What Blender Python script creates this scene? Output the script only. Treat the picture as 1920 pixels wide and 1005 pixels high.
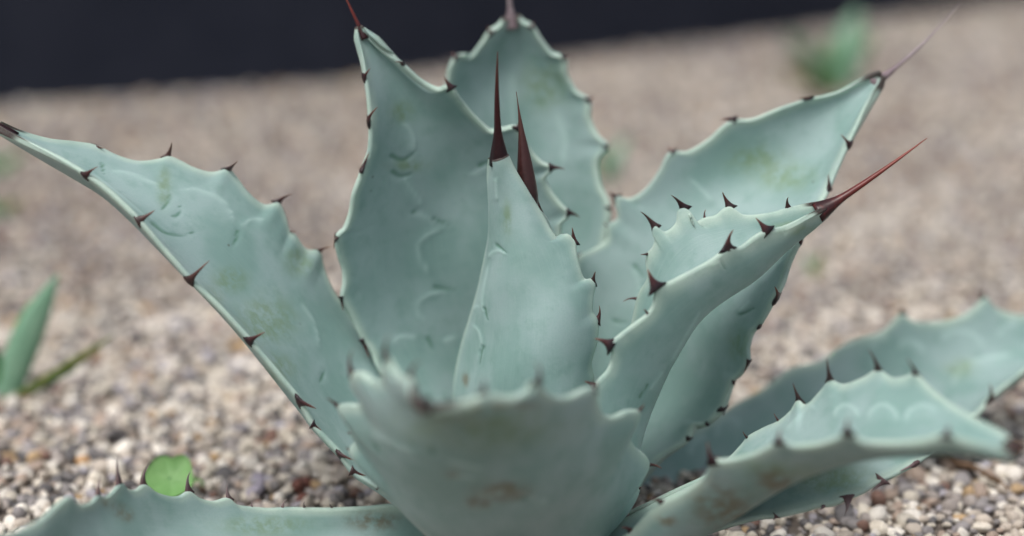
import bpy, math, random
import numpy as np
from mathutils import Vector, Matrix, Quaternion
from mathutils.bvhtree import BVHTree

for o in list(bpy.data.objects):
    bpy.data.objects.remove(o)
SC = bpy.context.scene
COL = SC.collection
rnd = random.Random(7)
NR = np.random.default_rng(11)
R = math.radians

# ------------------------------------------------------------------ camera
CAM_Y, CAM_Z, PITCH, LENS = -0.84, 0.39, 16.0, 60.0
F_PX = LENS / 36.0 * 1920.0
cd = bpy.data.cameras.new('camera')
cam = bpy.data.objects.new('camera', cd)
COL.objects.link(cam)
cam.location = (0, CAM_Y, CAM_Z)
cam.rotation_euler = (R(90 - PITCH), 0, 0)
cd.lens = LENS
cd.sensor_width = 36
cd.clip_start = 0.01
cd.clip_end = 200
cd.dof.use_dof = True
cd.dof.focus_distance = 0.865
cd.dof.aperture_fstop = 2.1
cd.dof.aperture_blades = 0
SC.camera = cam
# ------------------------------------------------------------------ world, sun, exposure
SUN_EL, SUN_ROT = 63.0, -138.0      # degrees; rotation measured from +Y towards +X
w = bpy.data.worlds.new('World')
SC.world = w
w.use_nodes = True
nt = w.node_tree
sky = nt.nodes.new('ShaderNodeTexSky')
sky.sky_type = 'NISHITA'
sky.sun_disc = False
sky.sun_elevation = R(SUN_EL)
sky.sun_rotation = R(SUN_ROT)
sky.air_density = 1.0
sky.dust_density = 5.0
sky.ozone_density = 1.0
hs = nt.nodes.new('ShaderNodeHueSaturation')
hs.inputs['Saturation'].default_value = 0.42
bg = nt.nodes['Background']
bg.inputs['Strength'].default_value = 0.10
nt.links.new(sky.outputs[0], hs.inputs['Color'])
nt.links.new(hs.outputs[0], bg.inputs['Color'])
sd = bpy.data.lights.new('sun', 'SUN')
sd.energy = 1.4
sd.angle = R(24)
sd.color = (1.0, 0.97, 0.92)
sun = bpy.data.objects.new('sun', sd)
COL.objects.link(sun)
az, el = R(SUN_ROT), R(SUN_EL)
sdir = Vector((math.sin(az) * math.cos(el), math.cos(az) * math.cos(el), math.sin(el)))
sun.rotation_euler = sdir.to_track_quat('Z', 'Y').to_euler()
sun.location = sdir * 5
SC.view_settings.view_transform = 'Standard'
SC.view_settings.look = 'None'
SC.view_settings.gamma = 1
SC.view_settings.exposure = 0.44
SC.view_settings.use_curve_mapping = False
SC.render.engine = 'CYCLES'

# ------------------------------------------------------------------ pixel helpers
_cp, _sp = math.cos(R(PITCH)), math.sin(R(PITCH))

def ray(px, py):
    x = (px - 960.0) / F_PX
    y = -(py - 502.5) / F_PX
    # camera axes: right=(1,0,0) up=(0,sp,cp) forward=(0,cp,-sp)
    return np.array([x, y * _sp + _cp, y * _cp - _sp])

def at(px, py, Y):
    d = ray(px, py)
    return np.array([0, CAM_Y, CAM_Z]) + d * ((Y - CAM_Y) / d[1])

def ground(px, py, z=0.0):
    d = ray(px, py)
    return np.array([0, CAM_Y, CAM_Z]) + d * ((z - CAM_Z) / d[2])

def project(P):
    P = np.asarray(P, float) - np.array([0, CAM_Y, CAM_Z])
    dz = P[..., 1] * _cp - P[..., 2] * _sp
    u = P[..., 1] * _sp + P[..., 2] * _cp
    return 960 + P[..., 0] / dz * F_PX, 502.5 - u / dz * F_PX, dz

# ------------------------------------------------------------------ materials
def new_mat(name):
    m = bpy.data.materials.new(name)
    m.use_nodes = True
    return m, m.node_tree.nodes, m.node_tree.links, m.node_tree.nodes['Principled BSDF']

def node(ns, t, **kw):
    n = ns.new(t)
    for k, v in kw.items():
        if k.startswith('i_'):
            n.inputs[k[2:].replace('_', ' ')].default_value = v
        else:
            setattr(n, k, v)
    return n

def mixc(ns, ln, fac, a, b, blend='MIX'):
    n = ns.new('ShaderNodeMix')
    n.data_type = 'RGBA'
    n.blend_type = blend
    for i, s in ((0, fac), (6, a), (7, b)):
        if hasattr(s, 'links'):
            ln.new(s, n.inputs[i])
        elif i == 0:
            n.inputs[0].default_value = s
        else:
            n.inputs[i].default_value = (*s, 1)
    return n.outputs[2]

def ramp(ns, ln, src, p0, p1, v0=0.0, v1=1.0):
    n = ns.new('ShaderNodeMapRange')
    n.interpolation_type = 'SMOOTHSTEP'
    n.inputs[1].default_value = p0
    n.inputs[2].default_value = p1
    n.inputs[3].default_value = v0
    n.inputs[4].default_value = v1
    ln.new(src, n.inputs[0])
    return n.outputs[0]

def noise(ns, ln, co, scale, detail=3.0, rough=0.55):
    n = ns.new('ShaderNodeTexNoise')
    n.inputs['Scale'].default_value = scale
    n.inputs['Detail'].default_value = detail
    n.inputs['Roughness'].default_value = rough
    if co is not None:
        ln.new(co, n.inputs['Vector'])
    return n.outputs['Fac']

def mth(ns, ln, op, a, b=0.0):
    n = ns.new('ShaderNodeMath')
    n.operation = op
    for i, s in ((0, a), (1, b)):
        if hasattr(s, 'links'):
            ln.new(s, n.inputs[i])
        else:
            n.inputs[i].default_value = s
    return n.outputs[0]

def attr(ns, name):
    return node(ns, 'ShaderNodeAttribute', attribute_name=name)

def leaf_material():
    m, ns, ln, bs = new_mat('agave_leaf')
    co = ns.new('ShaderNodeTexCoord').outputs['Object']
    uv = attr(ns, 'luv').outputs['Vector']
    big = noise(ns, ln, co, 26, 3)
    mid = noise(ns, ln, co, 90, 4, 0.6)
    fine = noise(ns, ln, co, 1700, 2, 0.7)
    # stretched streaks along the leaf
    mp = node(ns, 'ShaderNodeMapping')
    ln.new(uv, mp.inputs['Vector'])
    mp.inputs['Scale'].default_value = (5, 120, 1)
    streak = noise(ns, ln, mp.outputs[0], 1.0, 4, 0.6)
    c = mixc(ns, ln, ramp(ns, ln, big, 0.36, 0.64), (0.218, 0.345, 0.322), (0.310, 0.425, 0.418))
    c = mixc(ns, ln, ramp(ns, ln, mid, 0.48, 0.78, 0, 0.6), c, (0.172, 0.295, 0.262))
    c = mixc(ns, ln, ramp(ns, ln, streak, 0.48, 0.8, 0, 0.45), c, (0.35, 0.485, 0.46))
    # relief prints of the neighbouring leaves
    imp = attr(ns, 'imprint').outputs['Fac']
    c = mixc(ns, ln, ramp(ns, ln, imp, 0.05, 0.9, 0, 0.72), c, (0.43, 0.585, 0.56))
    c = mixc(ns, ln, ramp(ns, ln, imp, -0.05, -0.9, 0, 0.85), c, (0.085, 0.20, 0.145))
    # stains
    st = attr(ns, 'stain').outputs['Fac']
    brk = noise(ns, ln, co, 150, 5, 0.65)
    g = mth(ns, ln, 'MULTIPLY', ramp(ns, ln, st, 0.0, 1.0), ramp(ns, ln, brk, 0.3, 0.62))
    c = mixc(ns, ln, mth(ns, ln, 'MULTIPLY', g, 0.62), c, (0.16, 0.24, 0.10))
    bw = attr(ns, 'brown').outputs['Fac']
    g2 = mth(ns, ln, 'MULTIPLY', ramp(ns, ln, bw, 0.0, 1.0), ramp(ns, ln, brk, 0.32, 0.6))
    c = mixc(ns, ln, mth(ns, ln, 'MULTIPLY', g2, 0.8), c, (0.17, 0.125, 0.065))
    # specks
    vor = node(ns, 'ShaderNodeTexVoronoi')
    vor.inputs['Scale'].default_value = 55
    ln.new(co, vor.inputs['Vector'])
    sp = ramp(ns, ln, vor.outputs['Distance'], 0.07, 0.03)
    sepc = ns.new('ShaderNodeSeparateColor')
    ln.new(vor.outputs['Color'], sepc.inputs[0])
    sp = mth(ns, ln, 'MULTIPLY', sp, ramp(ns, ln, sepc.outputs[0], 0.86, 0.9, 0, 0.65))
    c = mixc(ns, ln, sp, c, (0.06, 0.07, 0.045))
    # pale horny rim
    rim = attr(ns, 'rim').outputs['Fac']
    rf = mth(ns, ln, 'MULTIPLY', ramp(ns, ln, rim, 0.1, 1.1), ramp(ns, ln, noise(ns, ln, co, 70, 3), 0.25, 0.6, 0.3, 0.95))
    c = mixc(ns, ln, rf, c, (0.47, 0.59, 0.51))
    horn = attr(ns, 'horn').outputs['Fac']
    c = mixc(ns, ln, ramp(ns, ln, horn, 0.4, 0.8), c, (0.055, 0.030, 0.028))
    # powdery bloom grain
    c = mixc(ns, ln, ramp(ns, ln, fine, 0.35, 0.75, 0.0, 0.22), c, (0.15, 0.30, 0.26))
    ln.new(c, bs.inputs['Base Color'])
    ln.new(ramp(ns, ln, mid, 0.3, 0.7, 0.50, 0.66), bs.inputs['Roughness'])
    bs.inputs['Specular IOR Level'].default_value = 0.32
    bs.inputs['Subsurface Weight'].default_value = 0.12
    bs.inputs['Subsurface Radius'].default_value = (0.5, 1.0, 0.6)
    bs.inputs['Subsurface Scale'].default_value = 0.004
    bs.inputs['Sheen Weight'].default_value = 0.08
    bs.inputs['Sheen Roughness'].default_value = 0.5
    h = mth(ns, ln, 'ADD', mth(ns, ln, 'MULTIPLY', fine, 0.25), mth(ns, ln, 'MULTIPLY', streak, 0.6))
    h = mth(ns, ln, 'ADD', h, mid)
    bp = node(ns, 'ShaderNodeBump')
    bp.inputs['Strength'].default_value = 0.22
    bp.inputs['Distance'].default_value = 0.0012
    ln.new(h, bp.inputs['Height'])
    ln.new(bp.outputs[0], bs.inputs['Normal'])
    return m

def thorn_material(name, c0, c1, c2, rough=0.38):
    # colour runs from base (c0) over the middle (c1) to the tip (c2)
    m, ns, ln, bs = new_mat(name)
    a = attr(ns, 'along').outputs['Fac']
    co = ns.new('ShaderNodeTexCoord').outputs['Object']
    n = noise(ns, ln, co, 300, 4)
    oi = ns.new('ShaderNodeObjectInfo').outputs['Random']
    c = mixc(ns, ln, ramp(ns, ln, a, 0.1, 0.55), c0, c1)
    c = mixc(ns, ln, ramp(ns, ln, a, 0.5, 1.0), c, c2)
    c = mixc(ns, ln, ramp(ns, ln, n, 0.45, 0.75, 0, 0.4), c, tuple(min(1, v * 1.8 + 0.008) for v in c1))
    c = mixc(ns, ln, ramp(ns, ln, oi, 0.55, 1.0, 0, 0.18), c, (0.20, 0.12, 0.09))
    ln.new(c, bs.inputs['Base Color'])
    bs.inputs['Roughness'].default_value = rough
    bs.inputs['Specular IOR Level'].default_value = 0.4
    bp = node(ns, 'ShaderNodeBump')
    bp.inputs['Strength'].default_value = 0.3
    bp.inputs['Distance'].default_value = 0.0005
    ln.new(n, bp.inputs['Height'])
    ln.new(bp.outputs[0], bs.inputs['Normal'])
    return m

def simple_mat(name, ca, cb, scale, rough=0.8, bump=0.3, dist=0.002, spec=0.3):
    m, ns, ln, bs = new_mat(name)
    co = ns.new('ShaderNodeTexCoord').outputs['Object']
    n = noise(ns, ln, co, scale, 5, 0.6)
    n2 = noise(ns, ln, co, scale * 6, 4, 0.6)
    c = mixc(ns, ln, ramp(ns, ln, n, 0.3, 0.7), ca, cb)
    c = mixc(ns, ln, ramp(ns, ln, n2, 0.5, 0.8, 0, 0.4), c, tuple(v * 0.6 for v in ca))
    ln.new(c, bs.inputs['Base Color'])
    bs.inputs['Roughness'].default_value = rough
    bs.inputs['Specular IOR Level'].default_value = spec
    bp = node(ns, 'ShaderNodeBump')
    bp.inputs['Strength'].default_value = bump
    bp.inputs['Distance'].default_value = dist
    ln.new(n2, bp.inputs['Height'])
    ln.new(bp.outputs[0], bs.inputs['Normal'])
    return m

def stone_material(name, per_object):
    m, ns, ln, bs = new_mat(name)
    if per_object:
        c = ns.new('ShaderNodeObjectInfo').outputs['Color']
    else:
        c = attr(ns, 'stone_col').outputs['Color']
    co = ns.new('ShaderNodeNewGeometry').outputs['Position']
    n = noise(ns, ln, co, 420, 5, 0.65)
    n2 = noise(ns, ln, co, 1500, 3, 0.6)
    c = mixc(ns, ln, ramp(ns, ln, n, 0.48, 0.75, 0, 0.38), c, (0.26, 0.22, 0.19))
    c = mixc(ns, ln, ramp(ns, ln, n2, 0.58, 0.75, 0, 0.5), c, (0.62, 0.57, 0.52))
    ln.new(c, bs.inputs['Base Color'])
    bs.inputs['Roughness'].default_value = 0.75
    bs.inputs['Specular IOR Level'].default_value = 0.3
    bp = node(ns, 'ShaderNodeBump')
    bp.inputs['Strength'].default_value = 0.5
    bp.inputs['Distance'].default_value = 0.0008
    ln.new(n, bp.inputs['Height'])
    ln.new(bp.outputs[0], bs.inputs['Normal'])
    return m

M_LEAF = leaf_material()
M_THORN = thorn_material('thorn_brown', (0.022, 0.012, 0.016), (0.060, 0.018, 0.018), (0.19, 0.09, 0.06))
M_SPINE = thorn_material('spine_maroon', (0.016, 0.005, 0.007), (0.035, 0.006, 0.008), (0.085, 0.028, 0.018), 0.3)
M_SPINE_RED = thorn_material('spine_red', (0.030, 0.008, 0.010), (0.13, 0.020, 0.016), (0.24, 0.06, 0.04), 0.35)
M_SPINE_GREY = thorn_material('spine_weathered', (0.20, 0.15, 0.165), (0.31, 0.26, 0.28), (0.36, 0.31, 0.32), 0.6)
M_THORN_GREY = thorn_material('thorn_weathered', (0.09, 0.05, 0.055), (0.22, 0.16, 0.165), (0.30, 0.25, 0.25), 0.6)
M_STONE = stone_material('gravel_stone', False)
M_PEBBLE = stone_material('pebble_stone', True)
M_SOIL = simple_mat('sandy_soil', (0.12, 0.10, 0.085), (0.22, 0.185, 0.16), 60, 0.95, 0.6, 0.004)
M_WALL = simple_mat('charcoal_wall', (0.018, 0.022, 0.036), (0.026, 0.030, 0.046), 9, 0.8, 0.25, 0.003, 0.2)
M_STEM = simple_mat('old_stem', (0.10, 0.075, 0.05), (0.20, 0.16, 0.11), 90, 0.9, 0.6)
M_TWIG = simple_mat('dry_twig', (0.11, 0.065, 0.04), (0.20, 0.13, 0.085), 220, 0.9, 0.6)
M_BLADE = simple_mat('weed_green', (0.05, 0.17, 0.055), (0.10, 0.25, 0.10), 40, 0.5, 0.2, 0.001)
M_BLADE_PALE = simple_mat('weed_pale_green', (0.17, 0.33, 0.22), (0.24, 0.40, 0.28), 40, 0.5, 0.2, 0.001)
M_BLADE_OLIVE = simple_mat('weed_olive', (0.14, 0.22, 0.06), (0.26, 0.28, 0.08), 40, 0.55, 0.2, 0.001)
M_ROUND = simple_mat('seedling_green', (0.16, 0.33, 0.11), (0.23, 0.41, 0.16), 50, 0.5, 0.2, 0.001)

# ------------------------------------------------------------------ object helpers
def mesh_obj(name, V, Fc, mat, parent=None, smooth=True, attrs=None):
    me = bpy.data.meshes.new(name)
    V = np.asarray(V, np.float32)
    me.from_pydata(V.tolist(), [], Fc)
    if smooth:
        me.polygons.foreach_set('use_smooth', np.ones(len(me.polygons), bool))
    for k, a in (attrs or {}).items():
        a = np.asarray(a, np.float32)
        if a.ndim == 1:
            me.attributes.new(k, 'FLOAT', 'POINT').data.foreach_set('value', a)
        else:
            me.attributes.new(k, 'FLOAT_VECTOR', 'POINT').data.foreach_set('vector', a.ravel())
    me.materials.append(mat)
    me.update()
    o = bpy.data.objects.new(name, me)
    COL.objects.link(o)
    if parent is not None:
        o.parent = parent
    return o

def empty(name, loc=(0, 0, 0)):
    o = bpy.data.objects.new(name, None)
    o.empty_display_size = 0.02
    o.location = loc
    COL.objects.link(o)
    return o

def tag(o, label=None, cat=None, group=None, kind=None):
    if label: o['label'] = label
    if cat: o['category'] = cat
    if group: o['group'] = group
    if kind: o['kind'] = kind
    return o

def catmull(P, n):
    """dense centripetal-ish curve through P (k,3), resampled to n points by arc length"""
    P = np.asarray(P, float)
    k = len(P)
    ext = np.vstack([2 * P[0] - P[1], P, 2 * P[-1] - P[-2]])
    d = np.linalg.norm(np.diff(ext, axis=0), axis=1) ** 0.5 + 1e-6
    out = []
    for i in range(1, k):
        p0, p1, p2, p3 = ext[i - 1:i + 3]
        t0, t1 = 0, d[i - 1]
        t2 = t1 + d[i]
        t3 = t2 + d[i + 1]
        t = np.linspace(t1, t2, 14, endpoint=(i == k - 1))[:, None]
        A1 = (t1 - t) / (t1 - t0) * p0 + (t - t0) / (t1 - t0) * p1
        A2 = (t2 - t) / (t2 - t1) * p1 + (t - t1) / (t2 - t1) * p2
        A3 = (t3 - t) / (t3 - t2) * p2 + (t - t2) / (t3 - t2) * p3
        B1 = (t2 - t) / (t2 - t0) * A1 + (t - t0) / (t2 - t0) * A2
        B2 = (t3 - t) / (t3 - t1) * A2 + (t - t1) / (t3 - t1) * A3
        out.append((t2 - t) / (t2 - t1) * B1 + (t - t1) / (t2 - t1) * B2)
    C = np.vstack(out)
    s = np.r_[0, np.cumsum(np.linalg.norm(np.diff(C, axis=0), axis=1))]
    u = np.linspace(0, s[-1], n)
    return np.stack([np.interp(u, s, C[:, j]) for j in range(3)], 1)

def gauss(C, sig):
    """smooth a curve, end points kept"""
    n = len(C)
    r = int(sig * 3)
    k = np.exp(-0.5 * (np.arange(-r, r + 1) / sig) ** 2)
    k /= k.sum()
    pre = 2 * C[0] - C[1:r + 1][::-1]
    post = 2 * C[-1] - C[-r - 1:-1][::-1]
    E = np.vstack([pre, C, post])
    return np.stack([np.convolve(E[:, j], k, 'valid') for j in range(C.shape[1])], 1)

def unit(v):
    return v / (np.linalg.norm(v, axis=-1, keepdims=True) + 1e-12)

def sstep(a, b, x):
    t = np.clip((x - a) / (b - a), 0, 1)
    return t * t * (3 - 2 * t)

def tube(path, radA, radB, upv, sides=10):
    """tapered tube; radA along side vector, radB along the other; closed tip"""
    n = len(path)
    T = unit(np.gradient(path, axis=0))
    V = []
    for i in range(n):
        b = upv - T[i] * np.dot(upv, T[i])
        b = b / (np.linalg.norm(b) + 1e-9)
        c = np.cross(T[i], b)
        for k in range(sides):
            a = 2 * math.pi * k / sides
            V.append(path[i] + b * math.cos(a) * radA[i] + c * math.sin(a) * radB[i])
    Fc = [(i * sides + k, i * sides + (k + 1) % sides, (i + 1) * sides + (k + 1) % sides, (i + 1) * sides + k)
          for i in range(n - 1) for k in range(sides)]
    V.append(path[-1] + T[-1] * radA[-1])
    V.append(path[0])
    q = len(V) - 2
    Fc += [((n - 1) * sides + k, (n - 1) * sides + (k + 1) % sides, q) for k in range(sides)]
    Fc += [((k + 1) % sides, k, q + 1) for k in range(sides)]
    along = np.r_[np.repeat(np.linspace(0, 1, n), sides), 1, 0]
    return np.array(V), Fc, along

def make_thorn(base, tipp, tangent, outward, width, parent, mat, thick=0.0028):
    tipp = tipp + (tipp - base) * 0.12
    d = tipp - base
    L = np.linalg.norm(d)
    d = d / L
    if np.dot(outward, d) > 0.15:
        ctrl = base + (outward * 0.75 + d * 0.45) * 0.5 * L
    else:
        ctrl = base + d * 0.5 * L + tangent * L * rnd.uniform(-0.12, 0.12)
    b0 = base - unit(outward * 0.3 + d * 0.7) * min(0.0016, 0.4 * L)
    t = np.linspace(0, 1, 9)[:, None]
    path = (1 - t) ** 2 * b0 + 2 * t * (1 - t) * ctrl + t * t * tipp
    t = t[:, 0]
    rA = width * 0.5 * ((1 - t) ** 5 * 0.70 + (1 - t) ** 0.85 * 0.30) + 0.00012
    rB = thick * 0.5 * (0.55 * (1 - t) ** 3 + 0.45 * (1 - t) ** 0.9) + 0.00012
    rB = np.minimum(rB, np.maximum(rA, 0.0005))
    V, Fc, al = tube(path, rA, rB, tangent, 8)
    return mesh_obj('thorn', V, Fc, mat, parent, True, {'along': al})

def make_spine(base, ctrl, tipp, r0, side, parent, mat, flat=0.8, fat=False):
    t = np.linspace(0, 1, 22)[:, None]
    path = (1 - t) ** 2 * base + 2 * t * (1 - t) * ctrl + t * t * tipp
    t = t[:, 0]
    r = r0 * (0.92 * (1 - t) ** 0.9 * (1 - 0.55 * sstep(0.0, 0.35, t)) + 0.03)
    if fat:
        r = r0 * (0.97 * (1 - sstep(0.05, 1.1, t)) * (1 - t ** 3) + 0.03) * (0.8 + 0.2 * sstep(0, .2, t))
    V, Fc, al = tube(path, r, r * flat, side, 12)
    n = 22
    Vr = V[:n * 12].reshape(n, 12, 3)                       # shallow groove on the upper face
    for k, g in ((3, 0.45), (2, 0.12), (4, 0.12)):
        Vr[:, k] += (path - Vr[:, k]) * g * np.clip(1 - t * 1.5, 0, 1)[:, None]
    return mesh_obj('spine', V, Fc, mat, parent, True, {'along': al})

def seg_dist(px, py, line):
    best = np.full(px.shape, 1e9)
    side = np.zeros(px.shape)
    prog = np.zeros(px.shape)
    n = len(line) - 1
    for i, ((x0, y0), (x1, y1)) in enumerate(zip(line[:-1], line[1:])):
        dx, dy = x1 - x0, y1 - y0
        t = np.clip(((px - x0) * dx + (py - y0) * dy) / (dx * dx + dy * dy + 1e-9), 0, 1)
        d = np.hypot(px - x0 - t * dx, py - y0 - t * dy)
        q = d < best
        best = np.where(q, d, best)
        side = np.where(q, dx * (py - y0) - dy * (px - x0), side)
        prog = np.where(q, (i + t) / n, prog)
    return best, side, prog

def smooth_line(line):
    if len(line) < 3:
        return line
    P = np.array([(x, y, 0) for x, y in line], float)
    return [tuple(p[:2]) for p in catmull(P, 6 * len(line))]

PLANT_PARENT = None
LEAVES = []

def parse(pts, rest):
    """fill in missing Y by interpolation; return positions and thorn list"""
    P, T, Ys = [], [], []
    for p in pts:
        Ys.append(p[2] if len(p) > 2 and p[2] is not None else None)
    idx = [i for i, y in enumerate(Ys) if y is not None]
    # interpolate over pixel arc length
    q = np.array([(p[0], p[1]) for p in pts], float)
    s = np.r_[0, np.cumsum(np.linalg.norm(np.diff(q, axis=0), axis=1))]
    Y = np.interp(s, s[idx], [Ys[i] for i in idx])
    for i, p in enumerate(pts):
        P.append(at(p[0], p[1], Y[i]))
        if len(p) > 3:
            T.append((i, at(p[3], p[4], Y[i] + rnd.uniform(-0.004, 0.002)), p[5] if len(p) > 5 else 22, p[3], p[4]))
    return np.array(P), T

def leaf(Lp, Rp, off, thick=0.009, edge=0.0029, nu=200, nv=44, smoothsig=None, light=(), dark=(), stains=(), browns=(),
         imp_side=0, imp_w=6.0, horn=0.0, thorn_mat=None, spine=None, label=None, rimw=0.9, relief=0.0006, tooth=0.62):
    """Lp, Rp: margin points base -> tip (px, py, Y[, thorn tip px, py[, width px]]); off: (t, dx, dy, dz cm) bulge of the middle"""
    thorn_mat = thorn_mat or M_THORN
    PL, TL = parse(Lp, None)
    PR, TR = parse(Rp, None)
    rawL, rawR = catmull(PL, nu), catmull(PR, nu)
    sig = smoothsig or nu * 0.06
    sL, sR = gauss(rawL, sig), gauss(rawR, sig)
    dL, dR = rawL - sL, rawR - sR
    t = np.linspace(0, 1, nu)
    off = np.array(off, float)
    O = np.stack([np.interp(t, off[:, 0], off[:, j]) for j in (1, 2, 3)], 1) * 0.01
    O = gauss(O, nu * 0.05)
    s = np.linspace(-1, 1, nv)
    v = np.sign(s) * (1 - (1 - np.abs(s)) ** 1.35)
    vv = v[None, :, None]
    Mid = (sL + sR) / 2 + O
    P = sL[:, None] * (vv * vv - vv) / 2 + Mid[:, None] * (1 - vv * vv) + sR[:, None] * (vv * vv + vv) / 2
    Nb = unit(np.cross(np.gradient(P, axis=0), np.gradient(P, axis=1)))
    def in_surface(raw, S, Nm):
        cv = np.array([0, CAM_Y, CAM_Z])
        d = raw - cv
        dl = np.linalg.norm(d, axis=1)
        dn = np.sum(d * Nm, 1)
        k = (np.sum((S - cv) * Nm, 1) / np.where(np.abs(dn) < 1e-6, 1e-6, dn) - 1) * dl
        k = np.clip(k, -0.012, 0.012) * sstep(0.18, 0.5, np.abs(dn) / dl) * sstep(0.0, 0.06, t) * sstep(1.0, 0.9, t)
        k = gauss(np.stack([k, k], 1), 2.5)[:, 0]
        return raw + d / dl[:, None] * k[:, None] - S
    dL, dR = in_surface(rawL, sL, Nb[:, 1]), in_surface(rawR, sR, Nb[:, -2])
    wl = sstep(tooth, 1.0, -v)[None, :, None]
    wr = sstep(tooth, 1.0, v)[None, :, None]
    P = P + dL[:, None] * wl + dR[:, None] * wr
    # gentle unevenness of the blade
    ph = rnd.uniform(0, 6)
    wob = (0.0009 * np.sin(9 * t[:, None] + 2.2 * v[None] + ph) + 0.0006 * np.sin(21 * t[:, None] - 4 * v[None] + 2 * ph)) * (1 - v[None] ** 4)
    du = np.gradient(P, axis=0)
    dv = np.gradient(P, axis=1)
    N = unit(np.cross(du, dv))
    if np.sum(N[nu // 5: 4 * nu // 5, nv // 4: 3 * nv // 4] * O[nu // 5: 4 * nu // 5, None]) < 0:
        N = -N                                               # N points to the outer, convex side
    P = P + N * wob[..., None]
    for _ in range(2):                                        # smooth the normals before offsetting
        Np = np.pad(N, ((1, 1), (1, 1), (0, 0)), 'edge')
        N = unit(Np[:-2, 1:-1] + Np[2:, 1:-1] + Np[1:-1, :-2] + Np[1:-1, 2:] + 2 * N)
    lenp = np.clip(1.05 - t, 0, 1) ** 0.6
    th = edge + (thick * lenp[:, None]) * np.clip(1 - np.abs(v)[None] ** 2.6, 0, 1)
    width = np.linalg.norm(rawL - rawR, axis=1)
    e = np.minimum(edge, 0.45 * width + 0.0004) * (1 - 0.68 * sstep(0.82, 1.0, t))
    th = np.minimum(th, (0.5 * width + 0.0006)[:, None])
    th[:, 0] = e
    th[:, -1] = e
    Bk = P + N * th[..., None]
    # prints in the wax
    def masks(S):
        px, py, _ = project(S)
        m = np.zeros(px.shape)
        for l in light:
            ds, sd, pr = seg_dist(px, py, smooth_line(l))
            ends = sstep(0.0, 0.2, pr) * sstep(1.0, 0.8, pr)
            m = np.maximum(m, ends * np.where(sd > 0, np.maximum(0.75 * np.exp(-(ds / imp_w) ** 2), 0.42 * np.exp(-ds / (imp_w * 4.0))), 0.75 * np.exp(-(ds / (imp_w * 0.6)) ** 2)))
        md = np.zeros(px.shape)
        for l in dark:
            ds, sd, pr = seg_dist(px, py, smooth_line(l))
            md = np.maximum(md, 0.9 * np.exp(-(ds / (imp_w * (0.85 - 0.6 * pr))) ** 2))
        im = np.where(md > m, -md, m)
        sg = np.zeros(px.shape)
        for (x, y, rx, ry) in stains:
            sg = np.maximum(sg, np.exp(-((px - x) / rx) ** 2 - ((py - y) / ry) ** 2))
        sb = np.zeros(px.shape)
        for (x, y, rx, ry) in browns:
            sb = np.maximum(sb, np.exp(-((px - x) / rx) ** 2 - ((py - y) / ry) ** 2))
        return im, sg, sb
    zero = np.zeros((nu, nv))
    mk = masks(P if imp_side == 0 else Bk)
    imF, imB = (mk[0], zero) if imp_side == 0 else (zero, mk[0])
    P = P - N * (imF * relief)[..., None]
    Bk = Bk + N * (imB * relief)[..., None]
    stF = stB = mk[1]
    brF = brB = mk[2]
    # rim loops (half-round edge)
    oL, oR = unit(P[:, 0] - P[:, 2]), unit(P[:, -1] - P[:, -3])
    def rim_loops(a, b, o):
        c = (a + b) / 2
        h = (b - a) / 2
        r = np.linalg.norm(h, axis=1, keepdims=True)
        return [c - h * math.cos(x) + o * r * math.sin(x) for x in (R(45), R(90), R(135))]
    RL = rim_loops(P[:, 0], Bk[:, 0], oL)
    RR = rim_loops(P[:, -1], Bk[:, -1], oR)
    # ring per station: front L->R, rim R, back R->L, rim L
    ring = np.concatenate([P, np.stack(RR, 1), Bk[:, ::-1], np.stack(RL[::-1], 1)], 1)
    m = ring.shape[1]
    V = ring.reshape(-1, 3)
    Fc = []
    for i in range(nu - 1):
        a, b = i * m, (i + 1) * m
        for k in range(m):
            k2 = (k + 1) % m
            Fc.append((a + k, a + k2, b + k2, b + k))
    Fc.append(tuple(range(m - 1, -1, -1)))
    Fc.append(tuple((nu - 1) * m + k for k in range(m)))
    one = np.ones((nu, 3))
    halfw = width[:, None] / 2
    dist_edge = (1 - np.abs(v))[None] * halfw
    rimF = np.clip(1 - dist_edge / 0.0045, 0, 1) * rimw
    rimB = np.clip(1 - dist_edge / 0.0055, 0, 1) * rimw
    rim = np.concatenate([rimF, one * rimw, rimB[:, ::-1], one * rimw], 1)
    cat = lambda f, r, b: np.concatenate([f, one * r, b[:, ::-1], one * r], 1).ravel()
    hz = np.zeros((nu, nv))
    if horn > 0:
        hh = sstep(1 - horn * 1.8, 1 - horn * 0.1, t)
        hz = (hh ** 2)[:, None] * sstep(0.0012, 0.0003, dist_edge)
        hz = np.maximum(hz, sstep(0.985, 0.998, t)[:, None] * np.ones((1, nv)))
    else:
        hz = sstep(0.99, 0.999, t)[:, None] * np.ones((1, nv))
    hr = (hh * 1.3 if horn > 0 else sstep(0.98, 0.995, t))[:, None] * np.array([[.6, 1.0, .6]])
    hornA = np.concatenate([hz, hr, hz[:, ::-1], hr], 1).ravel()
    tt = np.repeat(t[:, None], nv, 1)
    vr = np.repeat(v[None], nu, 0)
    luv = np.stack([np.concatenate([tt, t[:, None] * one, tt, t[:, None] * one], 1),
                    np.concatenate([vr, one, vr[:, ::-1] + 3, -one], 1), np.full((nu, m), rnd.uniform(0, 40))], -1).reshape(-1, 3)
    lf = mesh_obj('leaf', V, Fc, M_LEAF, PLANT_PARENT, True,
                  {'imprint': cat(imF, 0, imB), 'stain': cat(stF, 0, stB), 'brown': cat(brF, 0, brB),
                   'rim': rim.ravel(), 'horn': hornA, 'luv': luv})
    if label:
        lf['label'] = label
    LEAVES.append(lf)
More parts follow.
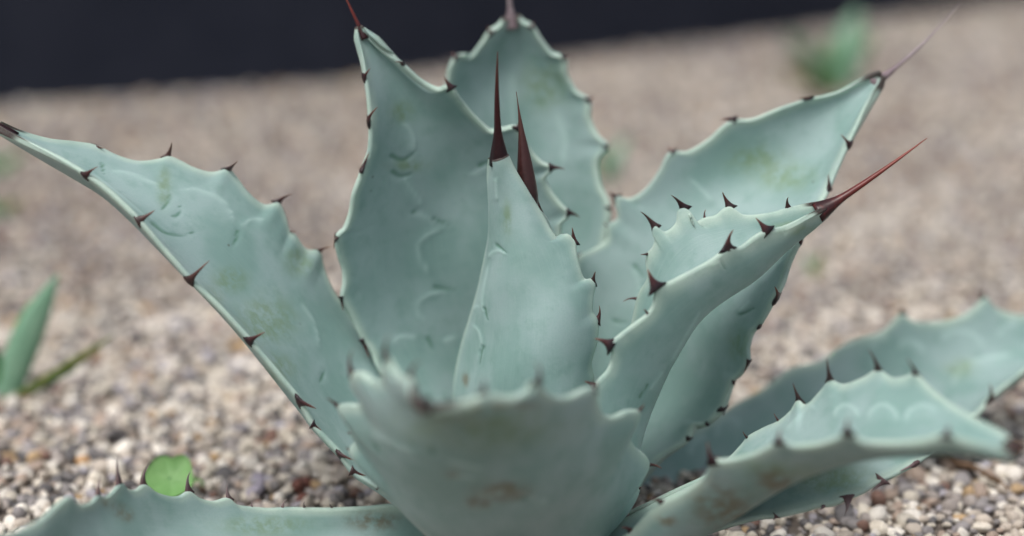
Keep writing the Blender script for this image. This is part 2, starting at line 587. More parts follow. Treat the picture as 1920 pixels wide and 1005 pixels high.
    # thorns
    for PT, TT, raw, o, a, b in ((PL, TL, rawL, oL, P[:, 0], Bk[:, 0]), (PR, TR, rawR, oR, P[:, -1], Bk[:, -1])):
        tang = unit(np.gradient(gauss(raw, 2.0), axis=0))
        for i, tip, wpx, tx, ty in TT:
            j = int(np.argmin(np.linalg.norm(raw - PT[i], axis=1)))
            base = (a[j] + b[j]) / 2 + o[j] * e[j] * 0.35
            make_thorn(base, tip, tang[j], o[j], wpx * 0.00028, lf, thorn_mat)
    if spine:
        sx, sy, sY, cx, cy, wpx, smat = spine
        base = (P[-7].mean(0) + Bk[-7].mean(0)) / 2
        tip = at(sx, sy, sY)
        Yc = (base[1] + sY) / 2
        make_spine(base, at(cx, cy, Yc), tip, float(np.clip(0.6 * width[-5], wpx * 0.00014, wpx * 0.00014 * 1.35)), unit(rawR[-1] - rawL[-1]), lf, smat, fat=(wpx == 32))
    return lf

#LEAVES_BEGIN
# ------------------------------------------------------------------ the agave
agave = empty('agave_plant', (0.006, 0, 0))
tag(agave, 'large blue-green agave rosette with toothed leaves and dark red spines growing in the gravel', 'agave')
PLANT_PARENT = None

# left spreading leaf, channelled
leaf([(900, 900, .01), (830, 800, .03), (760, 720, .045), (700, 645, .05), (655, 588, .052), (625, 545), (608, 505), (600, 472, .05, 619, 464, 20),
      (575, 469), (552, 440), (545, 437, None, 553, 434, 8), (535, 405), (522, 382, .046, 545, 366, 24), (495, 385), (465, 362), (442, 332),
      (428, 318, .04, 443, 304, 24), (395, 324), (360, 314), (335, 301), (315, 294, .035, 321, 270, 26), (295, 299), (255, 302), (215, 290),
      (180, 273, .028, 193, 278, 24), (140, 266), (90, 260), (40, 245), (2, 228, .012)],
     [(880, 1010, -.035), (800, 955, -.048), (745, 925, -.05), (712, 908, None, 722, 914, 14), (668, 882, -.05, 684, 891, 22), (645, 850, None, 661, 862, 26),
      (618, 822), (592, 793, -.046, 601, 806, 22), (568, 750, None, 590, 765, 36), (530, 703), (475, 637, -.04, 494, 624, 28),
      (420, 577), (362, 520, -.035, 389, 492, 28), (310, 462), (265, 410, -.03, 287, 396, 28), (215, 362), (168, 325, -.02, 181, 314, 24),
      (110, 291), (60, 267), (0, 237, .005)],
     [(0, 0, -1, -1.6), (.2, -.4, -.4, -1.6), (.5, -.65, -.3, -1.3), (.75, -.45, -.2, -.9), (1, -.1, 0, -.2)],
     thick=.005, horn=.06, imp_w=5.0,
     light=[[(195, 320), (240, 324), (300, 350), (318, 368)], [(326, 357), (375, 355), (412, 372), (435, 402), (439, 432)],
            [(446, 429), (472, 410), (502, 417)], [(160, 315), (230, 370), (285, 417)], [(560, 560), (590, 610), (600, 660)]],
     dark=[[(191, 307), (195, 328)], [(318, 368), (303, 396)], [(446, 432), (440, 455), (431, 474)], [(285, 417), (311, 436), (345, 440), (371, 431)],
           [(326, 405), (336, 400), (337, 387)], [(602, 712), (608, 690)]],
     stains=[(308, 350, 14, 40), (431, 526, 35, 25), (562, 490, 30, 30), (395, 560, 25, 25), (510, 690, 50, 30), (500, 600, 60, 50)],
     browns=[(780, 945, 40, 12)],
     spine=(-70, 196, .01, -30, 214, 22, M_SPINE))

# broad upright leaf behind the bud, tip leaning left
leaf([(900, 900, .02), (830, 810, .03), (765, 735, .035), (715, 690, .038), (702, 658), (686, 638, .038, 691, 668, 26), (674, 615), (662, 590),
      (646, 560, .036, 643, 580, 34), (650, 530), (649, 505), (640, 478), (636, 446, .036, 626, 464, 34), (650, 430), (662, 400), (668, 365),
      (679, 335), (685, 317, .038, 691, 288, 36), (697, 285), (700, 250), (699, 222, .04, 706, 203, 32), (696, 190), (689, 143, .045, 693, 130, 26), (681, 100), (673, 70), (671, 50, .055)],
     [(990, 900, .03), (1040, 760, .05), (1065, 620, .06), (1062, 520, .065), (1048, 450), (1049, 420), (1063, 404, .066, 1085, 407, 22), (1047, 385), (1028, 360), (1018, 335),
      (1031, 318, .066, 1056, 317, 22), (1012, 308), (990, 285), (978, 258), (968, 243, .066, 973, 230, 24), (945, 246), (922, 251), (888, 225), (858, 190), (842, 168, .06, 834, 146, 26),
      (822, 172), (790, 158), (748, 122, .058, 742, 116, 16), (708, 92), (682, 64), (675, 50, .056)],
     [(0, 0, 1.5, -.5), (.3, 0, 2.6, -.6), (.6, 0, 2.6, -.5), (.85, .2, 1.3, -.2), (1, 0, .2, 0)],
     thick=.010, nu=230, nv=64, imp_w=6.5,
     light=[[(750, 225), (768, 242), (776, 265), (772, 290)], [(750, 322), (769, 350), (786, 375), (784, 394)], [(837, 425), (797, 445), (784, 462), (793, 494), (812, 522)],
            [(837, 546), (800, 556), (784, 569), (787, 590), (806, 606)], [(735, 650), (745, 633), (786, 632)], [(826, 640), (858, 632)], [(776, 397), (803, 408), (825, 415)],
            [(880, 330), (905, 318), (922, 305)]],
     dark=[[(737, 322), (752, 330), (772, 325)], [(735, 292), (755, 300), (775, 288)], [(810, 410), (842, 421)], [(815, 538), (853, 543)], [(802, 634), (820, 662)], [(777, 398), (770, 400)],
           [(900, 310), (922, 300)]],
     stains=[(755, 210, 25, 20), (765, 310, 40, 12)], browns=[],
     spine=(640, -22, .06, 662, 25, 22, M_SPINE_RED))

# rolled central bud leaf, outer side to the viewer
leaf([(880, 900, .03), (862, 810, .04), (858, 745, .042), (862, 700), (873, 650), (888, 600), (903, 550), (916, 490), (925, 440), (927, 380), (923, 330, .015), (925, 293, .002)],
     [(1080, 900, -.03), (1105, 780, -.026), (1106, 710, -.024), (1101, 682), (1112, 640), (1113, 602, -.022, 1123, 576, 24), (1104, 585), (1105, 560),
      (1108, 530, -.018, 1116, 511, 22), (1090, 526), (1079, 500), (1074, 475), (1071, 452, -.012, 1073, 429, 30), (1060, 447), (1045, 456), (1030, 440), (1010, 404), (985, 360), (961, 322), (945, 293, -.002)],
     [(0, 0, -3, 0), (.3, -.2, -3.2, 0), (.6, -.3, -2.2, 0), (.85, -.2, -1.1, 0), (1, 0, -.4, 0)],
     thick=.006, nu=230, nv=64, imp_side=1, imp_w=4.5,
     light=[[(914, 486), (922, 474), (937, 470), (953, 478)], [(918, 488), (914, 510), (908, 540), (905, 569), (913, 598)], [(887, 580), (896, 574), (903, 577)],
            [(878, 604), (896, 618), (903, 636), (904, 660), (896, 688)], [(930, 330), (933, 380)]],
     dark=[[(931, 459), (950, 475)], [(908, 578), (914, 600)], [(905, 650), (898, 682)]],
     stains=[(951, 410, 9, 36)], browns=[(873, 712, 8, 14)],
     spine=(933, 97, -.01, 929, 200, 33, M_SPINE))

# inner bud leaf just behind it
leaf([(950, 850, .03), (935, 640, .03), (945, 500, .025), (963, 440, .01), (979, 392, .0)],
     [(1060, 850, .03), (1075, 640, .03), (1050, 500, .028), (1030, 440, .015, 1024, 425, 10), (1014, 405, .008, 1004, 364, 26), (1003, 392, .0)],
     [(0, 0, -3, 0), (.5, 0, -2.4, 0), (.85, 0, -1.2, 0), (1, 0, -.4, 0)],
     thick=.005, nu=120, nv=32, spine=(968, 172, .01, 984, 285, 32, M_SPINE))

# tall leaf at the back
leaf([(920, 850, .05), (870, 600, .09), (838, 400, .11), (828, 260, .125), (838, 190), (843, 155), (848, 128), (858, 110, .138, 849, 98, 24), (880, 112), (903, 88),
      (921, 62, .14, 915, 51, 22), (938, 52), (948, 38, .14)],
     [(1060, 850, .05), (1115, 620, .09), (1128, 460, .11), (1138, 388, .115, 1148, 380, 22), (1120, 345), (1117, 300), (1133, 275, .125, 1144, 268, 22), (1116, 255), (1101, 222),
      (1100, 190, .132, 1113, 182, 22), (1078, 175), (1058, 140), (1055, 112, .138, 1065, 106, 22), (1035, 105), (1012, 78), (995, 52, .14, 1001, 43, 22), (980, 46), (968, 36, .14)],
     [(0, 0, 2, -.5), (.5, 0, 3.0, -.6), (.85, 0, 1.8, -.3), (1, 0, .3, 0)],
     thick=.011, nu=170, nv=40, imp_w=9,
     light=[[(960, 120), (965, 200), (962, 280)], [(1040, 200), (1060, 260), (1055, 320)]], dark=[], stains=[(1020, 160, 50, 50)],
     spine=(948, -75, .14, 955, -10, 26, M_SPINE_GREY))

# right-hand back leaf
leaf([(1090, 890, .02), (1065, 740, .06), (1068, 600, .08), (1078, 520, .088), (1086, 484, .09, 1072, 486, 24), (1110, 472), (1140, 452), (1143, 425, None, 1132, 418, 10), (1161, 412), (1157, 386),
      (1159, 371, .095, 1142, 361, 28), (1185, 375), (1215, 356), (1240, 322), (1252, 297), (1263, 287, .092, 1252, 277, 28), (1290, 288), (1330, 266), (1358, 241), (1376, 230, .09, 1352, 225, 28),
      (1410, 228), (1460, 209), (1515, 190, .085, 1499, 186, 28), (1570, 176), (1620, 150), (1652, 135, .08)],
     [(1180, 905, .01), (1235, 855, .016), (1285, 822, .02, 1281, 837, 26), (1302, 795), (1322, 792, None, 1318, 800, 10), (1350, 768, .022, 1357, 778, 28), (1363, 735), (1372, 712, None, 1381, 713, 16), (1385, 700),
      (1398, 678, .012, 1396, 697, 34), (1398, 650), (1408, 620), (1418, 610, None, 1426, 611, 18), (1430, 590), (1440, 572), (1450, 555, -.004, 1453, 539, 36), (1463, 530), (1476, 490),
      (1495, 450, .01, 1504, 441, 26), (1520, 410), (1550, 348, .05, 1553, 330, 26), (1566, 310), (1586, 266, .058, 1578, 254, 26), (1600, 240), (1622, 196), (1657, 141, .08)],
     [(0, .3, .8, -.6), (.3, .5, 1.4, -.9), (.6, .9, 2.2, -1.4), (.85, .6, 1.2, -.8), (1, 0, .1, -.1)],
     thick=.010, nu=230, nv=56, horn=.05, imp_w=5,
     light=[[(1183, 496), (1200, 540), (1190, 590)], [(1380, 590), (1410, 560)], [(1290, 330), (1340, 380)]],
     dark=[[(1190, 498), (1198, 508), (1206, 520)], [(1387, 589), (1400, 584), (1416, 576)], [(1150, 600), (1175, 606)]],
     stains=[(1420, 300, 60, 30), (1385, 645, 20, 30), (1470, 330, 60, 30)],
     spine=(1800, 5, .11, 1715, 108, 24, M_SPINE_GREY))

# folded leaf reaching right, red spine
leaf([(1110, 860, -.01), (1140, 760, .0), (1172, 660, .01), (1189, 585), (1193, 566, None, 1171, 565, 16), (1200, 548), (1214, 523), (1211, 494), (1215, 477, .012, 1203, 477, 14), (1224, 466), (1228, 452), (1223, 438),
      (1230, 427, .012, 1204, 400, 22), (1249, 437), (1268, 422), (1272, 398), (1283, 393, .012, 1261, 369, 28), (1295, 398), (1307, 418), (1323, 411, None, 1323, 395, 12), (1345, 406), (1358, 395), (1370, 390, .01, 1356, 363, 28),
      (1382, 396), (1397, 405), (1445, 401), (1479, 391, .006, 1478, 372, 22), (1510, 383), (1540, 378, .0)],
     [(1080, 880, -.05), (1095, 780, -.055), (1115, 722, -.056, 1098, 716, 26), (1140, 692), (1147, 664), (1144, 645, -.055, 1118, 636, 40), (1165, 625), (1190, 606), (1213, 588, None, 1208, 580, 12), (1223, 573), (1226, 555),
      (1229, 537, -.05, 1216, 508, 42), (1250, 531), (1290, 511), (1330, 489), (1350, 474), (1363, 464, -.035, 1374, 434, 40), (1385, 464), (1410, 446), (1433, 433, -.022, 1419, 411, 38), (1470, 424), (1512, 403), (1546, 386, -.003)],
     [(0, 1.2, -1.2, -1.2), (.3, 1.3, -.6, -1.7), (.55, 1.6, -.3, -2.5), (.72, 1.4, 0, -2.0), (.88, .6, 0, -.9), (1, .1, 0, -.25)],
     thick=.006, nu=230, nv=56, horn=.06, tooth=.82, imp_w=4, imp_side=1,
     light=[[(1330, 500), (1350, 492), (1362, 502)], [(1250, 690), (1290, 620), (1320, 570)], [(1215, 735), (1245, 690)]], dark=[[(1352, 492), (1361, 505)], [(1470, 428), (1474, 440)], [(1200, 745), (1216, 720)]],
     stains=[(1490, 430, 40, 12)], browns=[],
     spine=(1738, 259, .0, 1602, 360, 46, M_SPINE_RED))

# front leaf pointing at the camera, outer side seen
leaf([(870, 1030, -.03), (800, 935, -.055), (735, 892, -.07), (690, 862, -.08), (664, 845, -.085, 650, 840, 14), (672, 832), (690, 822), (668, 812, -.09, 652, 812, 14), (671, 803), (654, 782), (643, 762, -.10, 615, 748, 22), (660, 757), (682, 758), (685, 741),
      (668, 720), (668, 702, -.125, 661, 660, 24), (688, 698), (705, 712), (722, 712), (727, 690), (731, 668, -.15, 729, 632, 24), (745, 690), (760, 706), (775, 700, -.17, 786, 680, 22), (780, 725), (784, 748, -.185)],
     [(990, 1035, -.03), (1030, 1000, -.032), (1084, 966, -.035), (1150, 947), (1176, 936), (1190, 918, -.045, 1202, 914, 18), (1180, 902), (1192, 886), (1208, 872, -.06, 1238, 878, 26), (1203, 856), (1182, 838), (1173, 820), (1184, 796),
      (1191, 772, -.095, 1207, 760, 26), (1170, 770), (1140, 781), (1122, 776), (1112, 755), (1108, 728, -.135, 1117, 712, 26), (1090, 728), (1060, 742), (1030, 742), (1010, 728), (1002, 712, -.165, 1005, 682, 24),
      (985, 730), (950, 742), (920, 738), (902, 735, -.18, 903, 712, 22), (880, 746), (850, 752), (815, 758), (796, 760, -.187)],
     [(0, 0, -1.5, -1.2), (.25, 0, -3.0, -2.4), (.5, 0, -3.0, -2.6), (.75, 0, -1.6, -1.5), (.9, .2, -.6, -.7), (1, 0, -.1, -.2)],
     thick=.012, nu=230, nv=56, imp_side=1, imp_w=6, horn=.07,
     light=[[(830, 860), (880, 872), (915, 880)], [(990, 928), (1015, 936), (1040, 944)], [(880, 925), (960, 920), (1000, 932)], [(840, 890), (900, 895)], [(690, 800), (740, 835), (800, 850)]],
     dark=[[(703, 835), (713, 852)], [(737, 840), (741, 856)], [(774, 836), (780, 850)], [(808, 842), (814, 856)], [(985, 935), (993, 925)]],
     stains=[(900, 800, 160, 40)], browns=[(943, 922, 55, 20), (898, 942, 25, 14), (850, 888, 16, 9), (960, 910, 30, 10), (900, 760, 120, 10)],
     spine=(799, 772, -.215, 790, 762, 24, M_SPINE))

# right front leaf, spreading
leaf([(1120, 1000, -.045), (1220, 948, -.045), (1300, 908, -.042), (1362, 862, -.04), (1392, 830), (1400, 820, -.04, 1394, 811, 14), (1430, 803), (1457, 791, -.045, 1452, 777, 12), (1480, 772), (1496, 750, -.055, 1488, 722, 22), (1507, 760), (1537, 734),
      (1555, 714, -.07, 1552, 677, 26), (1578, 722), (1618, 709), (1645, 695, -.095, 1631, 659, 26), (1671, 710), (1695, 708), (1715, 702, -.115, 1702, 675, 24), (1738, 724), (1769, 750), (1813, 777), (1866, 803), (1912, 828, -.18)],
     [(1110, 1050, -.08), (1150, 1020, -.085), (1186, 996, -.09, 1166, 990, 28), (1215, 965), (1243, 942, -.10, 1218, 936, 26), (1290, 918), (1325, 888), (1338, 862, -.12, 1328, 832, 30), (1365, 860), (1410, 850), (1448, 832), (1466, 822, -.14, 1464, 806, 26), (1485, 830),
      (1530, 829), (1575, 816), (1593, 804, -.16, 1592, 786, 26), (1613, 820), (1670, 826), (1730, 822), (1776, 812, -.175, 1779, 798, 24), (1812, 822), (1870, 836), (1914, 840, -.182)],
     [(0, 0, -1, -1.0), (.25, .3, -1.0, -1.6), (.5, .4, -1.0, -1.7), (.75, .3, -.6, -1.2), (.9, .1, -.2, -.6), (1, 0, 0, -.2)],
     thick=.006, nu=220, nv=52, imp_w=7, horn=.04,
     light=[[(1562, 790), (1570, 766), (1587, 759), (1604, 768), (1612, 790)], [(1622, 795), (1635, 768), (1658, 758), (1680, 775), (1686, 800)], [(1693, 800), (1705, 770), (1733, 759), (1769, 775)], [(1468, 812), (1500, 780), (1521, 760), (1532, 775)]],
     dark=[], stains=[(1460, 860, 80, 14)], browns=[(1350, 930, 60, 40), (1450, 880, 40, 18), (1250, 960, 20, 12)],
     spine=(1985, 832, -.20, 1945, 838, 26, M_SPINE))

# old leaf underneath the right front leaf
leaf([(1180, 965, -.03), (1380, 880, -.05), (1560, 835, -.055), (1680, 825, -.05), (1752, 838, -.04)],
     [(1220, 1030, -.05), (1330, 990, -.06), (1423, 965, -.065), (1455, 962, -.065, 1451, 974, 18), (1500, 952), (1538, 942, -.065, 1537, 955, 20), (1560, 940), (1584, 930, -.065, 1584, 963, 30), (1615, 918), (1648, 898, -.06, 1636, 920, 34),
      (1675, 886), (1712, 866, -.055, 1690, 882, 30), (1735, 856), (1755, 846, -.032)],
     [(0, 0, .6, -.4), (.5, 0, 1.0, -.4), (.85, 0, .4, -.2), (1, 0, 0.1, 0)],
     thick=.008, nu=140, nv=36, thorn_mat=M_THORN_GREY, stains=[(1560, 900, 80, 30)], spine=(1800, 842, -.035, 1775, 843, 16, M_SPINE_GREY))

# low leaf at the far right, blurred
leaf([(1150, 900, .05), (1250, 840, .085), (1330, 795, .11), (1380, 762, .12), (1430, 735), (1475, 700), (1500, 690), (1540, 680), (1575, 655), (1608, 640, .14), (1655, 625), (1680, 602), (1694, 591, .15, 1690, 580, 26), (1715, 606),
      (1770, 606), (1812, 592), (1835, 572), (1848, 560, .155, 1846, 542, 28), (1868, 580), (1900, 592), (1960, 596), (2005, 580, .16, 2008, 560, 26), (2050, 590), (2120, 612, .165)],
     [(1170, 980, .015), (1290, 942, .025), (1450, 890, .045), (1600, 835, .065), (1750, 805, .075), (1825, 776, .08), (1852, 745, .085, 1856, 722, 36), (1890, 713), (1926, 686, .10), (1990, 655, .12, 1995, 640, 24), (2125, 620, .165)],
     [(0, 0, .5, -1), (.3, 0, .8, -2.0), (.6, 0, 1.0, -2.4), (.85, 0, .5, -1.2), (1, 0, 0, -.2)],
     thick=.010, nu=190, nv=48, imp_w=8,
     light=[[(1760, 650), (1772, 628), (1797, 620), (1831, 631), (1853, 660)], [(1866, 640), (1880, 615), (1915, 598)], [(1682, 660), (1690, 645), (1707, 640), (1727, 650), (1735, 672)], [(1786, 740), (1792, 702), (1825, 678), (1912, 662)],
            [(1290, 860), (1300, 830), (1330, 812)], [(1340, 830), (1350, 790), (1378, 785), (1395, 810)], [(1625, 660), (1650, 632), (1672, 640)]],
     dark=[], stains=[(1800, 690, 30, 20)], spine=(2200, 622, .175, 2160, 615, 22, M_SPINE))

# low leaf at the front left, running out of the picture
leaf([(780, 960, -.02), (740, 952, -.022), (685, 956, -.022), (622, 958, -.022, 618, 946, 10), (573, 957, None, 572, 942, 10), (535, 956, None, 537, 938, 14), (505, 957), (474, 954, -.03, 473, 941, 12), (450, 950), (431, 937, -.035, 427, 910, 20), (403, 943), (379, 937),
      (357, 924, -.045, 357, 888, 22), (338, 934), (300, 927), (275, 911, -.06, 284, 868, 22), (258, 922), (244, 920), (230, 909, -.08, 221, 862, 24), (214, 927), (200, 936), (190, 931, -.095, 189, 895, 26), (175, 946), (153, 950), (134, 936, -.125), (113, 950), (80, 980), (40, 1000), (-20, 1015), (-70, 1070, -.205)],
     [(820, 1040, -.03), (700, 1056, -.042), (560, 1060, -.06), (400, 1066, -.085, 400, 1085, 24), (200, 1080, -.125), (60, 1090, -.165), (-60, 1080, -.205)],
     [(0, 0, .5, -.6), (.5, 0, .7, -.7), (.85, 0, .3, -.4), (1, 0, 0, -.1)],
     thick=.007, nu=200, nv=40, tooth=.66, thorn_mat=M_THORN_GREY, stains=[(500, 985, 90, 20)], browns=[(190, 930, 12, 12), (200, 940, 12, 11), (213, 949, 13, 12), (226, 957, 15, 14), (238, 966, 14, 14), (700, 975, 50, 22), (235, 968, 12, 12)],
     spine=(-130, 1072, -.22, -100, 1070, 22, M_SPINE))
for o in LEAVES:
    o.parent = agave
    o.matrix_parent_inverse = Matrix.Translation((-0.006, 0, 0))
#LEAVES_END
# short stem that carries the leaves
def make_stem():
    V, Fc = [], []
    n, k = 9, 24
    for i in range(n):
        t = i / (n - 1)
        z = -0.02 + 0.095 * t
        r = 0.045 * (1 - t ** 3) + 0.004
        for j in range(k):
            a = 2 * math.pi * j / k
            rr = r * (1 + 0.06 * math.sin(5 * a + 9 * t) + 0.04 * math.sin(11 * a - 14 * t))
            V.append((rr * math.cos(a), 0.005 + rr * math.sin(a), z))
    Fc = [(i * k + j, i * k + (j + 1) % k, (i + 1) * k + (j + 1) % k, (i + 1) * k + j) for i in range(n - 1) for j in range(k)]
    Fc.append(tuple((n - 1) * k + j for j in range(k)))
    return mesh_obj('stem', V, Fc, M_STEM, agave)
make_stem()

# ------------------------------------------------------------------ ground, gravel, wall
def flat(name, x0, x1, y0, y1, z, mat):
    return mesh_obj(name, [(x0, y0, z), (x1, y0, z), (x1, y1, z), (x0, y1, z)], [(0, 1, 2, 3)], mat, None, False)
grd = flat('ground', -40, 40, -40, 40, 0.0, M_SOIL)
tag(grd, 'sandy ground strewn with beige gravel', 'ground', kind='structure')

# dark wall with a bend, its foot line read off the ground
foot = [ground(-2600, 410), ground(-700, 262), ground(0, 205), ground(640, 160), ground(1330, 84), ground(1900, 6), ground(2600, -70), ground(3600, -150)]
def wall():
    H, Tk = 1.1, 0.14
    P = [np.array(p) for p in foot]
    nrm = []
    for i in range(len(P)):
        d = P[min(i + 1, len(P) - 1)] - P[max(i - 1, 0)]
        nrm.append(unit(np.array([-d[1], d[0], 0])))
    V = []
    for p, n in zip(P, nrm):
        b = p + n * Tk
        V += [(p[0], p[1], -0.05), (p[0], p[1], H - .012), (p[0] + n[0] * .012, p[1] + n[1] * .012, H), (b[0], b[1], H), (b[0], b[1], -0.05)]
    Fc = [(i * 5 + j, (i + 1) * 5 + j, (i + 1) * 5 + (j + 1) % 5, i * 5 + (j + 1) % 5) for i in range(len(P) - 1) for j in range(5)]
    Fc += [tuple(range(4, -1, -1)), tuple((len(P) - 1) * 5 + j for j in range(5))]
    o = mesh_obj('wall', V, Fc, M_WALL, None, False)
    tag(o, 'dark charcoal wall bounding the gravel bed behind the agave', 'wall')
wall()

# stones
def ico(sub):
    import bmesh
    bm = bmesh.new()
    bmesh.ops.create_icosphere(bm, subdivisions=sub, radius=1.0)
    V = np.array([v.co[:] for v in bm.verts])
    Fc = np.array([[v.index for v in f.verts] for f in bm.faces])
    bm.free()
    return V, Fc

def stone_shape(V, seed):
    r = np.random.default_rng(seed)
    out = V.copy()
    for _ in range(7):                                         # cut facets
        n = unit(r.normal(size=3))
        c = r.uniform(0.42, 0.85)
        d = out @ n - c
        out = out - np.outer(np.clip(d, 0, None), n) * 0.85
    return out * r.uniform(0.93, 1.07, (len(V), 1))

PAL = [((0.66, 0.60, 0.51), 30), ((0.52, 0.455, 0.39), 18), ((0.78, 0.73, 0.66), 30), ((0.39, 0.345, 0.32), 10), ((0.43, 0.335, 0.275), 5),
       ((0.28, 0.26, 0.26), 10), ((0.12, 0.115, 0.12), 9), ((0.50, 0.35, 0.20), 3), ((0.42, 0.40, 0.44), 5), ((0.24, 0.14, 0.11), 1.5)]
pal = np.array([p[0] for p in PAL])
pw = np.array([p[1] for p in PAL], float)
pw /= pw.sum()
pdull = np.array([6, 22, 4, 26, 16, 20, 14, 4, 8, 4], float)
pdull /= pdull.sum()

FX = np.array([p[0] for p in foot])
FY = np.array([p[1] for p in foot])
def scatter(y0, y1, sp, rmin, rmax, outer):
    ys = np.arange(y0, y1, sp)
    pts = []
    for y in ys:
        hw = max(0.345 * (y - CAM_Y) + 0.10, 0.3)
        if outer:                                              # strips beside the bed seen from here
            inner = hw if y > -0.12 else 0.0
            xs = np.arange(-hw - 0.75, hw + 0.75, sp)
            xs = xs[np.abs(xs) > inner]
        else:
            xs = np.arange(-hw, hw, sp)
        pts.append(np.stack([xs + NR.uniform(-.45, .45, len(xs)) * sp, y + NR.uniform(-.45, .45, len(xs)) * sp], 1))
    P = np.vstack(pts)
    P = P[P[:, 1] < np.interp(P[:, 0], FX, FY) + 0.01]
    rad = rmin + (rmax - rmin) * NR.beta(1.3, 3.0, len(P))
    return P, rad

def rot_mats(n):
    q = unit(NR.normal(size=(n, 4)))
    a, b, c, d = q.T
    return np.stack([np.stack([a*a+b*b-c*c-d*d, 2*(b*c-a*d), 2*(b*d+a*c)], -1),
                     np.stack([2*(b*c+a*d), a*a-b*b+c*c-d*d, 2*(c*d-a*b)], -1),
                     np.stack([2*(b*d-a*c), 2*(c*d+a*b), a*a-b*b-c*c+d*d], -1)], 1)

I1, F1 = ico(2)
I0, F0 = ico(1)
SH1 = [stone_shape(I1, 50 + i) for i in range(10)]
SH0 = [stone_shape(I0, 90 + i) for i in range(10)]

def leaf_bvh():
    Vs, Fs, k = [], [], 0
    for o in LEAVES:
        me = o.data
        a = np.empty(len(me.vertices) * 3, np.float32)
        me.vertices.foreach_get('co', a)
        a = a.reshape(-1, 3)
        Vs.append(a)
        for p in me.polygons:
            Fs.append([i + k for i in p.vertices])
        k += len(a)
    return BVHTree.FromPolygons(np.vstack(Vs).tolist(), Fs)
BVH = leaf_bvh()
CAMV = Vector((0, CAM_Y, CAM_Z))

GV, GF, GC = [], [], []
voff = 0
near_list = []
for (y0, y1, sp, rmin, rmax, shapes, faces, near) in ((-0.12, 0.40, .0060, .0022, .0074, SH1, F1, True), (0.40, 0.95, .0072, .0028, .0072, SH0, F0, False), (0.95, 3.2, .0118, .0044, .0094, SH0, F0, False), (-0.45, 1.9, .0125, .0045, .0105, SH0, F0, 2)):
    P, rad = scatter(y0, y1, sp, rmin, rmax, near == 2)
    near = near is True
    n = len(P)
    if near:
        keep = np.hypot(P[:, 0] - .006, P[:, 1] - .005) > 0.052
        P, rad = P[keep], rad[keep]
        n = len(P)
    z = rad * NR.uniform(0.1, 0.55, n) + NR.uniform(0, 1, n) ** 3 * 0.003
    ci = NR.choice(len(pal), n, p=pw)
    # patches of duller and warmer gravel
    X_, Y_ = P[:, 0], P[:, 1]
    tint = (np.sin(X_ * 13 + 1.3 + 2 * np.sin(Y_ * 6)) * np.sin(Y_ * 15 + .6 + 1.5 * np.sin(X_ * 8)) + .6 * np.sin(X_ * 41 + 3 * np.sin(Y_ * 23)) * np.sin(Y_ * 37 + 2 * np.sin(X_ * 19)))
    dull = NR.uniform(-1.3, 1.3, n) > tint + 0.5 - 0.75 * sstep(0.2, 0.7, Y_) - 0.3 * sstep(-0.15, -0.35, X_)
    ci = np.where(dull, NR.choice(len(pal), n, p=pdull), ci)
    colr = pal[ci] * NR.uniform(.80, 1.12, (n, 1))
    sel = np.zeros(n, bool)
    if near:
        px, py, dz = project(np.stack([P[:, 0], P[:, 1], z], 1))
        size = rad / dz
        inside = (px > 4) & (px < 1916) & (py > 300) & (py < 1001)
        order = np.argsort(-size)
        cnt = 0
        for i in order:
            if not inside[i]:
                continue
            c = Vector((P[i, 0], P[i, 1], z[i] + rad[i] * .5))
            d = c - CAMV
            if BVH.ray_cast(CAMV, d.normalized(), d.length)[0] is not None:
                continue
            sel[i] = True
            cnt += 1
            if cnt >= 300:
                break
    Rm = rot_mats(n)
    sc = rad[:, None] * NR.uniform(.75, 1.2, (n, 3))
    si = NR.integers(0, 10, n)
    for i in np.nonzero(sel)[0]:
        near_list.append((P[i], z[i], sc[i], Rm[i], si[i], colr[i]))
    k = len(faces) and shapes[0].shape[0]
    for s in range(10):
        q = np.nonzero((si == s) & ~sel)[0]
        if not len(q):
            continue
        W = np.einsum('nij,nkj->nki', Rm[q], shapes[s][None] * sc[q][:, None])
        W[..., 2] *= 0.8
        W += np.stack([P[q, 0], P[q, 1], z[q]], 1)[:, None]
        GV.append(W.reshape(-1, 3))
        GF.append((faces[None] + (voff + np.arange(len(q)) * k)[:, None, None]).reshape(-1, 3))
        GC.append(np.repeat(colr[q], k, 0))
        voff += len(q) * k
GV, GF, GC = np.vstack(GV).astype(np.float32), np.vstack(GF).astype(np.int32), np.vstack(GC).astype(np.float32)
me = bpy.data.meshes.new('gravel')
me.vertices.add(len(GV))
me.vertices.foreach_set('co', GV.ravel())
me.loops.add(GF.size)
me.loops.foreach_set('vertex_index', GF.ravel())
me.polygons.add(len(GF))
me.polygons.foreach_set('loop_start', np.arange(0, GF.size, 3, dtype=np.int32))
me.polygons.foreach_set('use_smooth', np.ones(len(GF), bool))
ca = me.attributes.new('stone_col', 'FLOAT_COLOR', 'POINT')
ca.data.foreach_set('color', np.hstack([GC, np.ones((len(GC), 1), np.float32)]).ravel())
me.materials.append(M_STONE)
me.update()
me.validate()
gv = bpy.data.objects.new('gravel', me)
COL.objects.link(gv)
gv.parent = grd
gv['kind'] = 'stuff'

